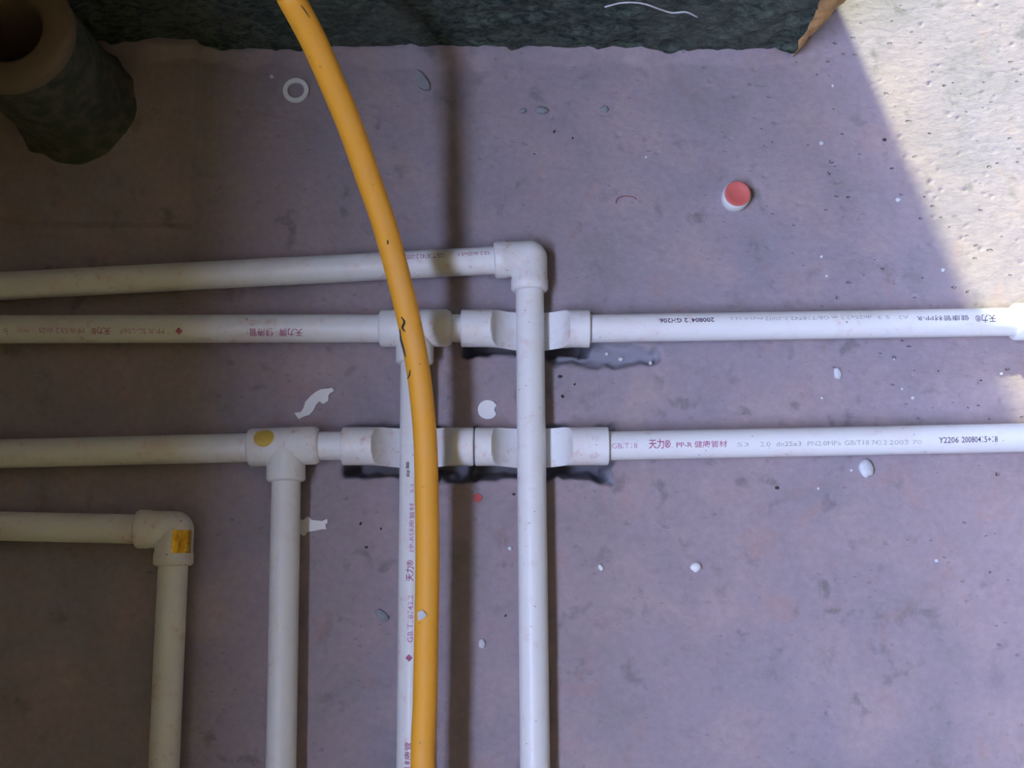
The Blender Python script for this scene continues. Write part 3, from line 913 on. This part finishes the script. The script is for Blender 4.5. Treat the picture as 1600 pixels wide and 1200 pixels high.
v_, f_ = tube(catmull([at(x, y, ground_z(at(x, y).x, at(x, y).y) + z) for x, y, z in ((962, 318, .0006), (964, 311, .0018), (971, 307, .0026), (979, 306, .0018), (990, 308, .0008), (995, 312, .0005))], 6), 0.00045, 6)
tag(mesh('plastic_shaving', v_, f_, simple_mat('brown_shaving', (0.30, 0.12, 0.11), 0.7, 0.4, None, 200), smooth=180), 'thin curled reddish brown shaving on the bare floor above the upper elbow', 'shaving')
pebble('mortar_crumb', 846, 171, 11, 6, 5, M_BLUE, 'oval blue-grey crumb with a smaller crumb beside it', 'crumb', -0.1)
pebble('mortar_crumb', 817, 172, 6, 4, 3, M_BLUE, 'tiny blue-grey crumb beside an oval crumb', 'crumb', 0.4)
pebble('mortar_crumb', 945, 169, 7, 6, 2.5, M_BLUE, 'flat round blue-grey crumb lying alone on the open floor', 'crumb')
pebble('mortar_crumb', 597, 962, 12, 7, 3, M_BLUE, 'flat blue-grey crumb left of the pipe below the upper tee', 'crumb', -0.7)
pebble('mortar_crumb', 753, 1006, 5, 7, 3, M_PALE, 'tiny pale crumb in the shadow of the hose', 'crumb', 0.2)
outline_chip('grey_fleck', [(652, 957), (660, 953), (667, 961), (660, 968), (653, 970)], 0.0010, M_PALE, 'grey fleck resting on top of the yellow hose', 'fleck', z0=0.0779)
pebble('pebble', 1355, 732, 11, 14, 7, M_PALE, 'largest pale oval pebble beside the line with two crossovers', 'pebble', 0.15)
pebble('pebble', 1310, 583, 6, 9, 3, M_PALE, 'slim pale pebble between the two straight lines', 'pebble', 0.15)
pebble('pebble', 1088, 886, 8, 7, 5, M_WHITE, 'bright white pebble on the bare floor', 'pebble')
pebble('pebble', 939, 887, 3.5, 5, 3, M_WHITE, 'tiny bright white crumb near the long pipe below the upper elbow', 'pebble', 0.4)
GRIT = [
    ('tiny pale grit in the broken hollow beside the single crossover', 'pale grit in the hollow', [(972, 557, 4), (950, 549, 3.2), (1017, 566, 3)]),
    ('tiny pale grit between the two straight pipe lines', 'pale grit between the straight lines', [(1428, 621, 3), (1566, 583, 3), (1411, 607, 2.2), (1399, 561, 2), (1286, 621, 2.5)]),
    ('tiny pale grit on the floor around the red-topped bottle cap', 'pale grit around the cap', [(1285, 222, 4), (1285, 400, 3), (1293, 430, 2.5), (1302, 133, 2.5), (1010, 245, 2.5)]),
    ('tiny pale grit at the edge of the sunlit floor', 'pale grit at the sun edge', [(1405, 311, 4.5), (1475, 421, 3.5)]),
    ('tiny pale grit below the line with two crossovers', 'pale grit below the lower line', [(1465, 876, 3.2), (1332, 734, 2.5), (1280, 763, 2.5)]),
    ('single pale grit between the yellow hose and the long pipe', None, [(797, 857, 3.5)]),
    ('single pale grit beside the white ring washer', None, [(424, 118, 4)]),
]
for lab, grp, spots in GRIT:
    for i, (x, y, r) in enumerate(spots):
        pebble('grit', x, y, r, r * 0.9, r * 0.7, M_PALE, lab, 'grit', i * 0.7, grp, seed=i)
DARK = [
    ('tiny dark grit beside the long pipe below the broken hollow', 'dark grit below the hollow', [(875, 588, 4.2), (898, 600, 2.5), (879, 619, 3.5)]),
    ('tiny dark grit on the floor near the dark wall', 'dark grit near the wall', [(835, 240, 2), (866, 205, 3), (895, 215, 2.4)]),
    ('tiny dark grit between the shorter shred and the yellow hose', 'dark grit by the hose', [(572, 855, 3), (563, 818, 3), (595, 826, 2.5)]),
    ('tiny dark grit in the gap between the hose shadow and the long pipe', 'dark grit by the long pipe', [(803, 772, 3), (790, 962, 2.5)]),
    ('dark grit at the edge of the sunlit floor', None, [(1383, 217, 4)]),
    ('dark grit below the line with two crossovers', None, [(1215, 762, 4)]),
]
for lab, grp, spots in DARK:
    for i, (x, y, r) in enumerate(spots):
        pebble('dark_grit', x, y, r * 0.85, r * 0.6, r * 0.35, M_BLACK, lab, 'grit', i, grp, seed=40 + i)
